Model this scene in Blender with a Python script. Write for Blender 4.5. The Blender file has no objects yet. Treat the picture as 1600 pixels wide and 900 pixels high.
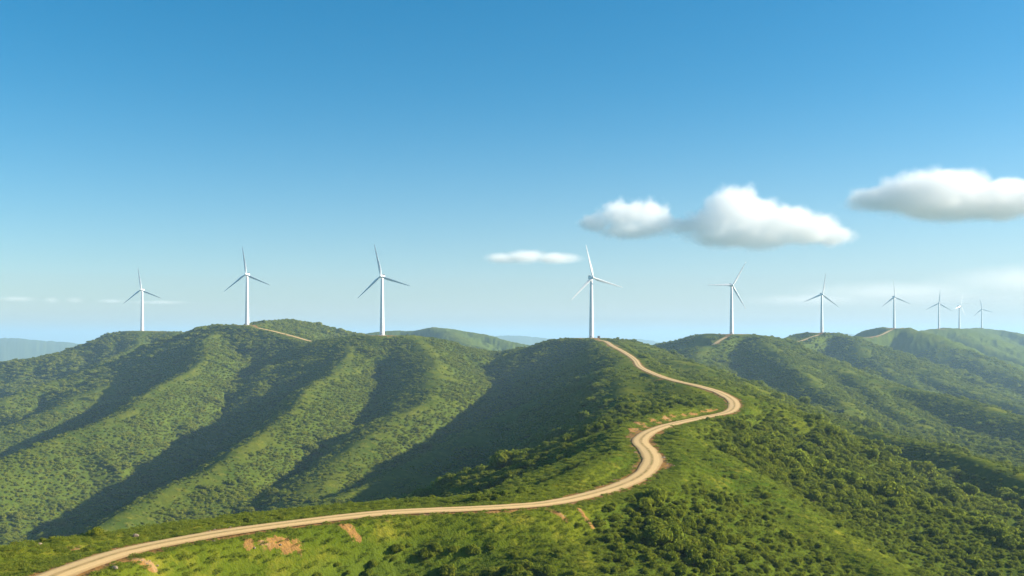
import bpy, bmesh, math, random
import numpy as np
from mathutils import Vector, Matrix

random.seed(7)
RNG = np.random.default_rng(11)
sc = bpy.context.scene
COL = sc.collection
R = math.radians
F, CX, HY = 1555.0, 800.0, 527.0      # focal length in photo pixels, image centre, horizon row
SUN_AZ, SUN_EL = 88.0, 22.5           # clockwise from the view direction (+Y)

def P(px, py, d):
    """photo pixel + depth in metres -> world point (camera at the origin, looking along +Y)"""
    return ((px - CX) / F * d, d, (HY - py) / F * d)

# ------------------------------------------------------------------ noise
def _hash(ix, iy, seed):
    h = (ix.astype(np.int64) * 374761393 + iy.astype(np.int64) * 668265263 + seed * 1442695041) & 0xFFFFFFFF
    h = ((h ^ (h >> 13)) * 1274126177) & 0xFFFFFFFF
    h = (h ^ (h >> 16)) & 0xFFFFFF
    return h.astype(np.float32) / float(0xFFFFFF)

def vnoise(x, y, seed=0):
    xi = np.floor(x); yi = np.floor(y)
    fx = (x - xi).astype(np.float32); fy = (y - yi).astype(np.float32)
    fx = fx * fx * fx * (fx * (fx * 6 - 15) + 10); fy = fy * fy * fy * (fy * (fy * 6 - 15) + 10)
    a = _hash(xi, yi, seed); b = _hash(xi + 1, yi, seed)
    c = _hash(xi, yi + 1, seed); d = _hash(xi + 1, yi + 1, seed)
    return (a + (b - a) * fx) * (1 - fy) + (c + (d - c) * fx) * fy     # 0..1

def fbm(x, y, seed=0, oct=4, gain=0.5):
    s = np.zeros(np.broadcast(x, y).shape, np.float32); amp = 1.0; tot = 0
    for o in range(oct):
        s += amp * (vnoise(x, y, seed + o * 17) * 2 - 1); tot += amp
        x, y = (x * 1.62 - y * 1.18) + 5.3, (x * 1.18 + y * 1.62) + 9.1
        amp *= gain
    return s / tot                                                      # -1..1

def sstep(a, b, x):
    t = np.clip((x - a) / (b - a), 0, 1)
    return t * t * (3 - 2 * t)

# ------------------------------------------------------------------ skeleton of the hills
def catmull(pts, step):
    pts = np.array(pts, float)
    if len(pts) < 3:
        n = max(2, int(np.linalg.norm(pts[1] - pts[0]) / step) + 1)
        t = np.linspace(0, 1, n)[:, None]
        return pts[0] * (1 - t) + pts[1] * t
    out = []
    ext = np.vstack([2 * pts[0] - pts[1], pts, 2 * pts[-1] - pts[-2]])
    for i in range(1, len(ext) - 2):
        p0, p1, p2, p3 = ext[i - 1:i + 3]
        a = 0.5
        t0 = 0; t1 = t0 + max(np.linalg.norm(p1 - p0), 1e-3) ** a
        t2 = t1 + max(np.linalg.norm(p2 - p1), 1e-3) ** a; t3 = t2 + max(np.linalg.norm(p3 - p2), 1e-3) ** a
        n = max(2, int(np.linalg.norm(p2 - p1) / step) + 1)
        t = np.linspace(t1, t2, n, endpoint=False)[:, None]
        A1 = (t1 - t) / (t1 - t0) * p0 + (t - t0) / (t1 - t0) * p1
        A2 = (t2 - t) / (t2 - t1) * p1 + (t - t1) / (t2 - t1) * p2
        A3 = (t3 - t) / (t3 - t2) * p2 + (t - t2) / (t3 - t2) * p3
        B1 = (t2 - t) / (t2 - t0) * A1 + (t - t0) / (t2 - t0) * A2
        B2 = (t3 - t) / (t3 - t1) * A2 + (t - t1) / (t3 - t1) * A3
        out.append((t2 - t) / (t2 - t1) * B1 + (t - t1) / (t2 - t1) * B2)
    out.append(pts[-1:])
    return np.vstack(out)

# every ridge: photo points with depth, slope of the west / east flank, crest rounding, gully strength
RIDGES = [
    # the ridge the road runs along in the foreground
    dict(p=[(-420, 985, 108), (-150, 905, 122), (0, 860, 139), (150, 838, 155), (300, 817, 168), (450, 799, 181), (640, 783, 190),
            (780, 775, 194), (880, 757, 201), (960, 735, 218), (1008, 708, 248)],
         w=.62, e=.46, r=9, g=.10),
    dict(p=[(960, 735, 218), (1010, 705, 250), (1050, 672, 300), (1100, 646, 360), (1138, 632, 415)],
         w=.58, e=.74, r=7, g=.10),
    # crest from the fourth turbine down to the hairpin
    dict(p=[(925, 529, 1323), (962, 530, 1270), (1003, 547, 1130), (1052, 567, 960), (1100, 586, 760), (1126, 606, 560), (1138, 626, 440)],
         w=.52, e=.66, r=40, g=.12),
    dict(p=[(940, 540, 1180), (958, 557, 950), (972, 576, 760), (985, 600, 600), (993, 628, 470), (993, 650, 390), (984, 668, 345)], w=.68, e=.28, r=12, g=.15),
    dict(p=[(1035, 592, 640), (1062, 600, 560), (1090, 611, 495), (1108, 625, 432)], w=.78, e=.62, r=26, g=.1),
    dict(p=[(1105, 608, 540), (1078, 628, 430), (1042, 648, 338), (1004, 663, 304)], w=.40, e=.40, r=6, g=.1),
    # right-hand skyline of the near hill, falling to the right
    dict(p=[(1052, 563, 960), (1110, 581, 850), (1200, 611, 740), (1300, 650, 690), (1410, 685, 640), (1455, 696, 590), (1500, 711, 535), (1600, 747, 455), (1800, 840, 350)],
         w=.95, e=.42, r=9, g=.22),
    dict(p=[(1215, 622, 720), (1262, 666, 650), (1318, 708, 600), (1372, 745, 570)], w=.60, e=.50, r=6, g=.25),
    # spur from the hairpin to the lower right
    dict(p=[(1142, 632, 425), (1215, 684, 392), (1290, 728, 372), (1357, 766, 350), (1431, 789, 340), (1532, 829, 322), (1600, 856, 312), (1800, 950, 280)],
         w=.62, e=.95, r=6, g=.22),
    # grassy spur inside the lower right corner
    dict(p=[(1045, 684, 290), (1110, 712, 268), (1200, 780, 240), (1300, 846, 216), (1390, 897, 200), (1600, 1010, 172)],
         w=.75, e=.60, r=5, g=.20),
    dict(p=[(960, 760, 205), (1000, 835, 186), (1040, 920, 168)], w=.5, e=.55, r=6, g=.1),
    dict(p=[(830, 790, 185), (865, 850, 172), (910, 930, 158)], w=.5, e=.55, r=7, g=.1),
    # fourth turbine hill: left shoulder and spurs towards the camera
    dict(p=[(925, 528, 1323), (880, 528.5, 1335), (820, 543, 1420), (760, 552, 1480), (715, 547, 1500)], w=.50, e=.4, r=18, g=.1),
    dict(p=[(930, 531, 1290), (945, 548, 1130), (955, 575, 1010), (905, 601, 940), (845, 628, 888), (782, 661, 828), (715, 689, 765), (643, 721, 700), (570, 757, 622), (500, 790, 560)],
         w=.62, e=.34, r=7, g=.10),
    dict(p=[(1040, 606, 620), (1020, 636, 520), (970, 668, 455), (921, 687, 415), (861, 704, 385), (805, 728, 355), (750, 752, 325), (700, 785, 300)], w=.85, e=.36, r=6, g=.12),
    dict(p=[(1000, 676, 320), (960, 694, 292), (927, 708, 276), (870, 727, 261), (828, 744, 250), (782, 762, 240), (740, 785, 232)], w=.90, e=.40, r=4, g=.12),
    # third turbine hill
    dict(p=[(500, 536, 1440), (540, 525, 1370), (597, 524, 1352), (645, 524.5, 1370), (700, 537, 1430), (755, 547, 1480)], w=.45, e=.45, r=24, g=.1),
    dict(p=[(550, 526, 1355), (535, 552, 1270), (520, 578, 1170), (490, 602, 1060), (453, 634, 950), (415, 667, 860), (345, 710, 765), (290, 748, 690), (200, 800, 615), (130, 838, 560)],
         w=.80, e=.38, r=8, g=.34),
    dict(p=[(640, 526, 1345), (668, 560, 1180), (672, 602, 1020), (628, 646, 890), (560, 700, 770), (480, 760, 660)], w=.47, e=.46, r=12, g=.25),
    # second turbine hill
    dict(p=[(335, 508, 1640), (385, 508, 1575), (425, 516, 1540), (500, 537, 1450)], w=.45, e=.42, r=22, g=.1),
    dict(p=[(398, 509, 1640), (430, 500, 1740), (470, 502, 1790), (520, 513, 1800), (575, 525, 1830)], w=.4, e=.4, r=26, g=.1),
    dict(p=[(347, 509, 1600), (325, 535, 1450), (300, 572, 1310), (262, 599, 1200), (190, 643, 1070), (100, 681, 965), (0, 722, 880), (-150, 785, 790)],
         w=.80, e=.38, r=9, g=.34),
    # first turbine hill
    dict(p=[(190, 519, 1960), (222, 517, 1944), (262, 517, 1930), (300, 526, 1880), (335, 511, 1660)], w=.45, e=.42, r=24, g=.1),
    dict(p=[(192, 519, 1950), (150, 536, 1900), (90, 552, 1860), (0, 566, 1850), (-200, 590, 1850), (-500, 640, 1800)], w=.5, e=.45, r=16, g=.18),
    dict(p=[(225, 518, 1930), (200, 545, 1760), (140, 576, 1600), (70, 600, 1480), (0, 622, 1400), (-150, 660, 1300), (-350, 720, 1200)], w=.78, e=.38, r=10, g=.22),
    dict(p=[(270, 518, 1900), (262, 548, 1680), (210, 580, 1500), (130, 618, 1350), (40, 655, 1240), (-80, 700, 1150)], w=.62, e=.40, r=12, g=.18),
    # blue hill behind the saddle
    dict(p=[(560, 522, 3000), (612, 517, 3000), (650, 517, 2980), (690, 512, 2950), (730, 519, 2950), (775, 529, 2900), (830, 541, 2900), (880, 552, 2850)], w=.35, e=.35, r=30, g=.2),
    dict(p=[(690, 513, 2950), (720, 530, 2650), (760, 550, 2400)], w=.4, e=.4, r=20, g=.25),
    # fifth turbine hill
    dict(p=[(985, 556, 1950), (1020, 543, 1850), (1075, 526, 1720), (1120, 520, 1650), (1145, 521, 1637), (1180, 524, 1610), (1240, 547, 1500), (1300, 574, 1380),
            (1380, 600, 1260), (1480, 622, 1150), (1600, 660, 1020), (1800, 730, 880)], w=.66, e=.40, r=18, g=.15),
    dict(p=[(1180, 525, 1610), (1225, 562, 1360), (1275, 602, 1160), (1320, 642, 1010), (1370, 692, 880)], w=.72, e=.40, r=12, g=.2),
    dict(p=[(1105, 523, 1640), (1095, 560, 1450), (1120, 600, 1280), (1180, 640, 1150)], w=.66, e=.42, r=14, g=.2),
    dict(p=[(1335, 588, 1320), (1390, 630, 1130), (1465, 680, 980), (1560, 735, 860)], w=.68, e=.4, r=12, g=.2),
    # sixth
    dict(p=[(1180, 536, 1900), (1225, 527, 2080), (1262, 518, 2090), (1290, 518, 2073), (1330, 528, 2010), (1400, 560, 1850), (1480, 596, 1680), (1600, 636, 1500), (1800, 690, 1300)],
         w=.66, e=.40, r=18, g=.16),
    dict(p=[(1330, 528, 2010), (1372, 566, 1800), (1430, 602, 1660), (1500, 640, 1500)], w=.66, e=.4, r=14, g=.2),
    # seventh
    dict(p=[(1300, 535, 2350), (1340, 523, 2600), (1370, 513, 2580), (1400, 511, 2540), (1440, 520, 2440), (1500, 548, 2260), (1560, 575, 2080), (1640, 605, 1880), (1800, 650, 1620)],
         w=.66, e=.42, r=28, g=.16),
    dict(p=[(1440, 520, 2480), (1480, 556, 2250), (1530, 590, 2080)], w=.66, e=.4, r=14, g=.2),
    # the three farthest turbines
    dict(p=[(1400, 528, 2900), (1440, 516, 3080), (1468, 513, 3110), (1500, 515, 3455), (1534, 513, 4013), (1570, 518, 3850), (1620, 532, 3550), (1700, 550, 3200), (1900, 590, 2700)],
         w=.60, e=.36, r=35, g=.2),
    dict(p=[(1470, 514, 3110), (1530, 540, 2900), (1600, 570, 2700)], w=.60, e=.4, r=20, g=.2),
    dict(p=[(1534, 514, 4013), (1580, 540, 3500), (1660, 570, 3200)], w=.60, e=.4, r=20, g=.2),
    # low blue ranges far off
    dict(p=[(-500, 526, 9200), (-250, 518, 9200), (-60, 521, 9000), (40, 521, 9000), (95, 530, 9000), (150, 542, 8900), (260, 556, 8800)], w=.30, e=.30, r=260, g=0),
    dict(p=[(640, 533, 12000), (720, 523, 12000), (790, 519, 12000), (850, 524, 12000), (960, 536, 12000)], w=.30, e=.30, r=260, g=0),
    # ground behind and beside the viewpoint (for shadows and other views)
    dict(p=[(3000, 900, 260), (2200, 760, 420), (1800, 700, 700)], w=.4, e=.4, r=30, g=.2),
]
# ------------------------------------------------------------------ roads (photo points with depth)
ROADS = [
    dict(w=5.0, p=[(929, 530.5, 1312), (945, 533, 1215), (958, 541, 1080), (975, 550, 960), (992, 562, 850), (1000, 573, 770), (1020, 583, 690), (1052, 594, 590),
                   (1095, 604, 520), (1128, 615, 462), (1147, 629, 418), (1140, 643, 386), (1100, 652, 360), (1045, 664, 322), (1010, 678, 293), (1001, 690, 278),
                   (1012, 703, 264), (1019, 716, 248), (1012, 734, 231), (985, 752, 213), (930, 771, 197), (850, 787, 183), (760, 793, 176), (600, 801, 169),
                   (450, 818, 158), (310, 838, 148), (200, 862, 139), (120, 886, 129), (50, 912, 120), (-60, 955, 110), (-200, 1010, 101)]),
    dict(w=6.5, p=[(388, 509.5, 1568), (402, 512, 1545), (425, 517, 1528), (460, 526, 1490), (500, 536, 1440), (535, 530, 1390), (575, 526, 1362), (592, 525.2, 1345)]),
    dict(w=6.5, p=[(1148, 522.5, 1630), (1125, 531, 1580), (1112, 540, 1560), (1085, 547, 1590), (1045, 551, 1650), (1005, 553, 1760)]),
    dict(w=7.0, p=[(1288, 520.5, 2060), (1270, 526, 2010), (1250, 533, 1960), (1225, 536, 1930), (1200, 535, 1900)]),
    dict(w=7.0, p=[(1412, 512, 2535), (1392, 516, 2500), (1375, 524, 2440), (1350, 527.5, 2400), (1320, 528, 2370)]),
    dict(w=6.0, p=[(262, 519, 1925), (240, 518.5, 1935), (215, 518.5, 1940)]),
]
# turbines: px, base py, depth, blade rotation, yaw, spin direction independent
TURB = [(222, 517, 1944, -8, -24), (386, 508, 1575, -7, -24), (597, 524, 1352, -12, -20), (924, 528, 1323, -14, 24), (1143, 522, 1637, 30, 22),
        (1284, 520, 2073, 8, 20), (1397, 513, 2540, -6, 24), (1467, 514, 3110, 3, 10), (1499, 514.5, 3455, 15, 62), (1534, 514, 4013, -12, 12)]

def ridge_field(X, Y):
    """height of the hill skeleton at X, Y plus the drop below the nearest crest"""
    H = np.full(X.shape, -1e9, np.float32); D = np.zeros(X.shape, np.float32)
    for ri, rg in enumerate(RIDGES):
        pts = catmull([P(*q) for q in rg['p']], 22.0).astype(np.float32)
        lo, hi = pts.min(0), pts.max(0)
        reach = (hi[2] + 260) / 0.30 + 60 + rg['r'] * 1.5
        m = (X > lo[0] - reach) & (X < hi[0] + reach) & (Y > lo[1] - reach) & (Y < hi[1] + reach)
        if not m.any(): continue
        x, y = X[m], Y[m]
        g = fbm((x * .6 + y * .8) / 62 + ri * 9.7, (x * .8 - y * .6) / 170, ri, 3)
        g = rg['g'] * (1 - 2.0 * np.abs(g))                          # sharp little gullies down the flanks
        h = np.full(x.shape, -1e9, np.float32); drop = np.zeros_like(x); r_ = rg['r']
        for i in range(len(pts) - 1):
            a, b = pts[i], pts[i + 1]; dx, dy = b[0] - a[0], b[1] - a[1]
            t = np.clip(((x - a[0]) * dx + (y - a[1]) * dy) / (dx * dx + dy * dy), 0, 1)
            ex, ey = x - (a[0] + t * dx), y - (a[1] + t * dy)
            d2 = ex * ex + ey * ey; d = np.sqrt(d2)
            tt = np.clip((ex / (d + 1e-3) + .6) / 1.2, 0, 1); tt = tt * tt * (3 - 2 * tt)
            q = np.clip((d - 8) / 52, 0, 1); q2 = np.clip((d - 120) / 300, 0, 1)
            dr = (rg['w'] + (rg['e'] - rg['w']) * tt) * (np.sqrt(d2 + r_ * r_) - r_) * (1 + g * q * q * (3 - 2 * q)) * (1 - .16 * q2)
            hi_ = a[2] + t * (b[2] - a[2]) - dr
            k = hi_ > h
            h = np.where(k, hi_, h); drop = np.where(k, dr, drop)
        k_ = 7.0
        Hm = H[m]; dd = Hm - h
        hh = np.clip(.5 + .5 * dd / k_, 0, 1)
        newH = h * (1 - hh) + Hm * hh + k_ * hh * (1 - hh)
        newH = np.where(dd < -1e6, h, newH)
        D[m] = np.where(h > Hm, drop, D[m]); H[m] = newH
    return H, D

def road_lines():
    out = []
    for rd in ROADS:
        pts = catmull([P(*q) for q in rd['p']], 2.0 if rd['w'] < 6 else 4.0)
        z = pts[:, 2].copy()
        for _ in range(30): z[1:-1] = (z[:-2] + z[1:-1] * 2 + z[2:]) / 4
        pts[:, 2] = z
        out.append((rd['w'], pts))
    return out
RL = road_lines()

def road_field(X, Y):
    """distance to the closest road line and its height there"""
    best = np.full(X.shape, 1e9, np.float32); z = np.zeros(X.shape, np.float32); wid = np.full(X.shape, 6, np.float32)
    for w, pts in RL:
        lo, hi = pts.min(0) - 60, pts.max(0) + 60
        m = (X > lo[0]) & (X < hi[0]) & (Y > lo[1]) & (Y < hi[1])
        if not m.any(): continue
        x, y = X[m].astype(np.float32), Y[m].astype(np.float32)
        bb, zz = best[m], z[m]
        # blocks of segments with their own culling
        B = 12
        for i0 in range(0, len(pts) - 1, B):
            seg = pts[i0:i0 + B + 1]
            l2, h2 = seg.min(0) - 50, seg.max(0) + 50
            mm = np.nonzero((x > l2[0]) & (x < h2[0]) & (y > l2[1]) & (y < h2[1]))[0]
            if len(mm) == 0: continue
            xs, ys = x[mm], y[mm]; b_, z_ = bb[mm], zz[mm]
            for i in range(len(seg) - 1):
                a, b = seg[i], seg[i + 1]; dx, dy = b[0] - a[0], b[1] - a[1]
                t = np.clip(((xs - a[0]) * dx + (ys - a[1]) * dy) / (dx * dx + dy * dy + 1e-9), 0, 1)
                d = np.hypot(xs - a[0] - t * dx, ys - a[1] - t * dy)
                k = d < b_
                b_ = np.where(k, d, b_); z_ = np.where(k, a[2] + t * (b[2] - a[2]), z_)
            bb[mm] = b_; zz[mm] = z_
        best[m] = bb; z[m] = zz
    return best, z

# ------------------------------------------------------------------ terrain grid: one sheet in polar rings round the viewpoint
def th_axis():
    core = np.linspace(R(-31.5), R(31.5), 1300)
    out = [core]
    side = R(31.5) + (math.pi - R(31.5)) * (np.linspace(0, 1, 120)[1:]) ** 1.8
    return np.concatenate([-side[::-1], core, side])
TH = th_axis()                                                  # clockwise from +Y
def r_axis():
    rs = [0.0, 20, 40, 60, 75, 88]; r = 96.0
    while r < 460: rs.append(r); r *= 1.0042
    while r < 2300: rs.append(r); r *= 1.0040
    while r < 4600: rs.append(r); r *= 1.0065
    while r < 42000: rs.append(r); r *= 1.035
    return np.array(rs)
RR = r_axis()
NT, NR = len(TH), len(RR)

def base_height(X, Y):
    dist = np.hypot(X, Y)
    wa = 15 * sstep(420, 800, dist) * (1 + .8 * sstep(1200, 2500, dist))
    X2 = X + wa * fbm(X / 105, Y / 105, 141, 3); Y2 = Y + wa * fbm(X / 105 + 40, Y / 105, 142, 3)
    for (px, py, d, _, _) in TURB:                      # keep the summits under the turbines where they are
        x, y, z = P(px, py, d); q = sstep(20, 90, np.hypot(X - x, Y - y))
        X2 = X + (X2 - X) * q; Y2 = Y + (Y2 - Y) * q
    H, D = ridge_field(X2.astype(np.float32), Y2.astype(np.float32))
    low = -150 - 75 * sstep(900, 3600, dist) + 10 * fbm(X / 400, Y / 400, 5, 3)
    th = np.arctan2(X, Y)
    far = np.exp(-((dist - 14500) / 1500) ** 2) * (150 + 210 * fbm(th * 9, dist / 4000, 77, 4) + 60 * sstep(-.25, -.42, th))
    far2 = np.exp(-((dist - 9800) / 700) ** 2) * np.maximum(0, 60 + 190 * fbm(th * 12 + 4, dist / 3000, 78, 4))
    low = low + np.maximum(far, 0) + far2
    k_ = 24.0; dd = low - H; hh = np.clip(.5 + .5 * dd / k_, 0, 1)
    H2 = H * (1 - hh) + low * hh + k_ * hh * (1 - hh)
    H2 = np.where(H < -1e6, low, H2); D = np.where(H < -1e6, 100, D)
    return H2.astype(np.float32), D

# coarse pass, then smooth upsampling
def coarse_eval():
    ci = np.unique(np.concatenate([np.arange(0, NR, 3), [NR - 1]])); cj = np.unique(np.concatenate([np.arange(0, NT, 3), [NT - 1]]))
    T, Rr = np.meshgrid(TH[cj], RR[ci])
    X = (Rr * np.sin(T)).astype(np.float32); Y = (Rr * np.cos(T)).astype(np.float32)
    H, D = base_height(X, Y)
    def up(A, src, n):      # cubic (Catmull-Rom) along axis 0
        q = np.interp(np.arange(n), src, np.arange(len(src))); i = np.floor(q).astype(int); i = np.clip(i, 0, len(src) - 2); t = (q - i)[:, None].astype(np.float32)
        g = lambda k: A[np.clip(i + k, 0, len(src) - 1)]
        return .5 * ((2 * g(0)) + (-g(-1) + g(1)) * t + (2 * g(-1) - 5 * g(0) + 4 * g(1) - g(2)) * t * t + (-g(-1) + 3 * g(0) - 3 * g(1) + g(2)) * t ** 3)
    f = lambda A: up(np.ascontiguousarray(up(A, ci, NR).T), cj, NT).T
    return f(H), f(D)
HB, DROP = coarse_eval()
Tg, Rg = np.meshgrid(TH, RR)
GX = (Rg * np.sin(Tg)).astype(np.float32); GY = (Rg * np.cos(Tg)).astype(np.float32)
H = HB.copy()
off = sstep(3, 30, DROP)
H += off * (3.2 * fbm(GX / 95, GY / 95, 3, 3) + (4.2 * fbm(GX / 42, GY / 38, 6, 3) * sstep(10, 40, DROP)) + .9 * fbm(GX / 20, GY / 20, 4, 2) - 5.5 * sstep(10, 45, DROP) * (1 - 3.2 * np.abs(fbm(GX / 75 + 7, GY / 75, 8, 3))).clip(0, 1) * sstep(300, 600, Rg))
RD, RZ = road_field(GX, GY)
near = Rg < 700
core = np.where(near, 3.9, 7.5); fall = np.where(near, 7.5, 24.0)
wgt = 1 - sstep(0, 1, np.clip((RD - core) / fall, 0, 1))
H = H * (1 - wgt) + (RZ - .18) * wgt
for (px, py, d, _, _) in TURB:                                   # level pads
    x, y, z = P(px, py, d)
    q = np.hypot(GX - x, GY - y)
    w = 1 - sstep(18, 46, q)
    H = H * (1 - w) + z * w
PADD = np.full(H.shape, 1e9, np.float32)
for (px, py, d, _, _) in TURB:
    x, y, z = P(px, py, d); PADD = np.minimum(PADD, np.hypot((GX - x), (GY - y)))

# vegetation cover 0 (short grass) .. 1 (closed shrub)
big = fbm(GX / 60 + 3, GY / 60, 21, 4)
mid = fbm(GX / 17, GY / 17, 22, 3)
rightish = sstep(.05, .30, GX / (GY + 1)) * (GY > 0)
VEG = .50 + sstep(0, 16, DROP) * .30 + .34 * big + .40 * mid - .22 * (1 - sstep(1, 5, DROP))
VEG += .35 * sstep(8, 30, DROP) * rightish
VEG = np.where(Rg < 330, sstep(1.0, 8, DROP) * .50 + .70 * big + .50 * mid + .12, VEG)
def blob(px, py, d, rx, ry, amt):
    x, y, z = P(px, py, d)
    return amt * np.exp(-(((GX - x) / rx) ** 2 + ((GY - y) / ry) ** 2))
VEG += blob(640, 872, 160, 13, 7, .9) + blob(745, 880, 158, 11, 8, .9) + blob(960, 850, 175, 10, 12, .7)
VEG += blob(1080, 830, 180, 20, 16, 1.0) + blob(690, 860, 165, 10, 8, .7) + blob(1330, 780, 290, 30, 30, .8) + blob(1150, 700, 300, 16, 14, .6)
VEG -= blob(880, 850, 172, 12, 12, .9) + blob(760, 830, 172, 8, 10, .6) + blob(1045, 690, 280, 12, 10, 1.) + blob(300, 880, 145, 14, 8, .6)
VEG *= sstep(5, 11, RD) * sstep(24, 40, PADD)
VEG = np.clip(VEG, 0, 1).astype(np.float32)
def grid_lookup(A, x, y):
    th = np.arctan2(x, y); r = np.hypot(x, y)
    fi = np.interp(r, RR, np.arange(NR)); fj = np.interp(th, TH, np.arange(NT))
    i = np.clip(fi.astype(int), 0, NR - 2); j = np.clip(fj.astype(int), 0, NT - 2); u = fi - i; v = fj - j
    return (A[i, j] * (1 - u) * (1 - v) + A[i + 1, j] * u * (1 - v) + A[i, j + 1] * (1 - u) * v + A[i + 1, j + 1] * u * v)

# bare earth
bn = fbm(GX / 5.5, GY / 5.5, 31, 3); bn2 = fbm(GX / 34, GY / 34, 33, 2)
BARE = (1 - sstep(2.9, 4.5, RD + 1.3 * bn)) * .72
BARE = np.maximum(BARE, .75 * (1 - sstep(5, 13, RD + 5 * bn)) * sstep(.30, .55, bn2 + .5 * bn))
BARE = np.maximum(BARE, 1 - sstep(17, 30, PADD + 9 * bn))
def capsule(x0, y0, x1, y1, rad, amt=.72):
    """worn strip of earth between two ground points (metres)"""
    global BARE
    dx, dy = x1 - x0, y1 - y0
    t = np.clip(((GX - x0) * dx + (GY - y0) * dy) / (dx * dx + dy * dy + 1e-6), 0, 1)
    q = np.hypot(GX - x0 - t * dx, GY - y0 - t * dy) / rad
    BARE = np.maximum(BARE, amt * (1 - sstep(.0, 1.3, q + 1.3 * bn)))
def ground_at(px, py):
    """where the line of sight through a photo point meets the ground (used once, to read positions off the photo)"""
    dd = np.arange(100, 700, .5); x = (px - CX) / F * dd; zr = (HY - py) / F * dd
    zg = grid_lookup(H, x, dd); k = int(np.argmax(zg > zr))
    return float(x[k]), float(dd[k])
for (a_, b_, rad_) in [((388, 852), (468, 859), 1.2), ((402, 846), (450, 849), .8), ((172, 880), (235, 886), 1.5), ((112, 857), (152, 852), 1.1), ((535, 823), (560, 839), .7), ((585, 812), (612, 815), .6),
                       ((645, 804), (800, 799), .6), ((858, 797), (885, 815), .9), ((905, 797), (925, 824), .8), ((988, 684), (1002, 662), 2.3), ((1002, 662), (1045, 652), 2.3),
                       ((1045, 652), (1122, 640), 1.7), ((1031, 706), (1043, 730), 1.2), ((1043, 730), (1012, 748), .9), ((960, 772), (985, 764), .8)]:
    capsule(*ground_at(*a_), *ground_at(*b_), rad_, .8)
BARE = np.clip(BARE, 0, 1).astype(np.float32)
VEG *= (1 - BARE)
# canopy relief where no single shrub is modelled (beyond 2.4 km) and tussocks nearer
lump = np.abs(fbm(GX / 14, GY / 14, 41, 2))
H += (VEG * 3.2 * (1 - 2 * lump) * sstep(1700, 2500, Rg) * (Rg < 5200)).astype(np.float32)
tus = fbm(GX / 2.6, GY / 2.6, 43, 2)
H += ((1 - BARE) * sstep(4.4, 7, RD) * sstep(12, 20, PADD) * .22 * tus * (Rg < 700)).astype(np.float32)
H += ((1 - BARE) * sstep(7, 12, RD) * sstep(18, 30, PADD) * .7 * fbm(GX / 9, GY / 9, 44, 2) * sstep(500, 900, Rg) * (Rg < 4000)).astype(np.float32)
# rough broken earth on the cut banks
H += (BARE * sstep(4.4, 6, RD) * (Rg < 600) * .35 * np.abs(fbm(GX / 1.6, GY / 1.6, 45, 3))).astype(np.float32)

# ------------------------------------------------------------------ materials
def new_mat(name):
    m = bpy.data.materials.new(name); m.use_nodes = True
    nt = m.node_tree; nt.nodes.clear()
    out = nt.nodes.new('ShaderNodeOutputMaterial')
    return m, nt, out
def nd(nt, t, **kw):
    n = nt.nodes.new(t)
    for k, v in kw.items():
        if k.startswith('i_'):
            n.inputs[k[2:].replace('_', ' ')].default_value = v
        else: setattr(n, k, v)
    return n
def mixc(nt, fac, a, b, mode='MIX'):
    n = nt.nodes.new('ShaderNodeMix'); n.data_type = 'RGBA'; n.blend_type = mode
    for sock, v in ((n.inputs[0], fac), (n.inputs[6], a), (n.inputs[7], b)):
        if isinstance(v, (int, float)): sock.default_value = v
        elif isinstance(v, tuple): sock.default_value = (*v, 1)
        else: nt.links.new(v, sock)
    return n.outputs[2]
def mth(nt, op, a, b=None, c=None, clamp=False):
    n = nt.nodes.new('ShaderNodeMath'); n.operation = op; n.use_clamp = clamp
    for i, v in enumerate((a, b, c)):
        if v is None: continue
        if isinstance(v, (int, float)): n.inputs[i].default_value = v
        else: nt.links.new(v, n.inputs[i])
    return n.outputs[0]
def ramp(nt, fac, lo, hi):
    n = nt.nodes.new('ShaderNodeMapRange'); n.interpolation_type = 'SMOOTHSTEP'
    nt.links.new(fac, n.inputs[0]); n.inputs[1].default_value = lo; n.inputs[2].default_value = hi
    return n.outputs[0]
def noise(nt, vec, scale, detail=4, rough=.55, lac=2.0):
    n = nt.nodes.new('ShaderNodeTexNoise'); n.inputs['Scale'].default_value = scale
    n.inputs['Detail'].default_value = detail; n.inputs['Roughness'].default_value = rough; n.inputs['Lacunarity'].default_value = lac
    nt.links.new(vec, n.inputs['Vector'])
    return n.outputs['Fac']

GRASS_A, GRASS_B, GRASS_C = (.105, .122, .009), (.052, .082, .007), (.170, .160, .018)
LEAF_A, LEAF_B, LEAF_C = (.150, .178, .015), (.245, .248, .022), (.085, .118, .012)
EARTH_A, EARTH_B = (.31, .165, .050), (.21, .118, .040)

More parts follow.
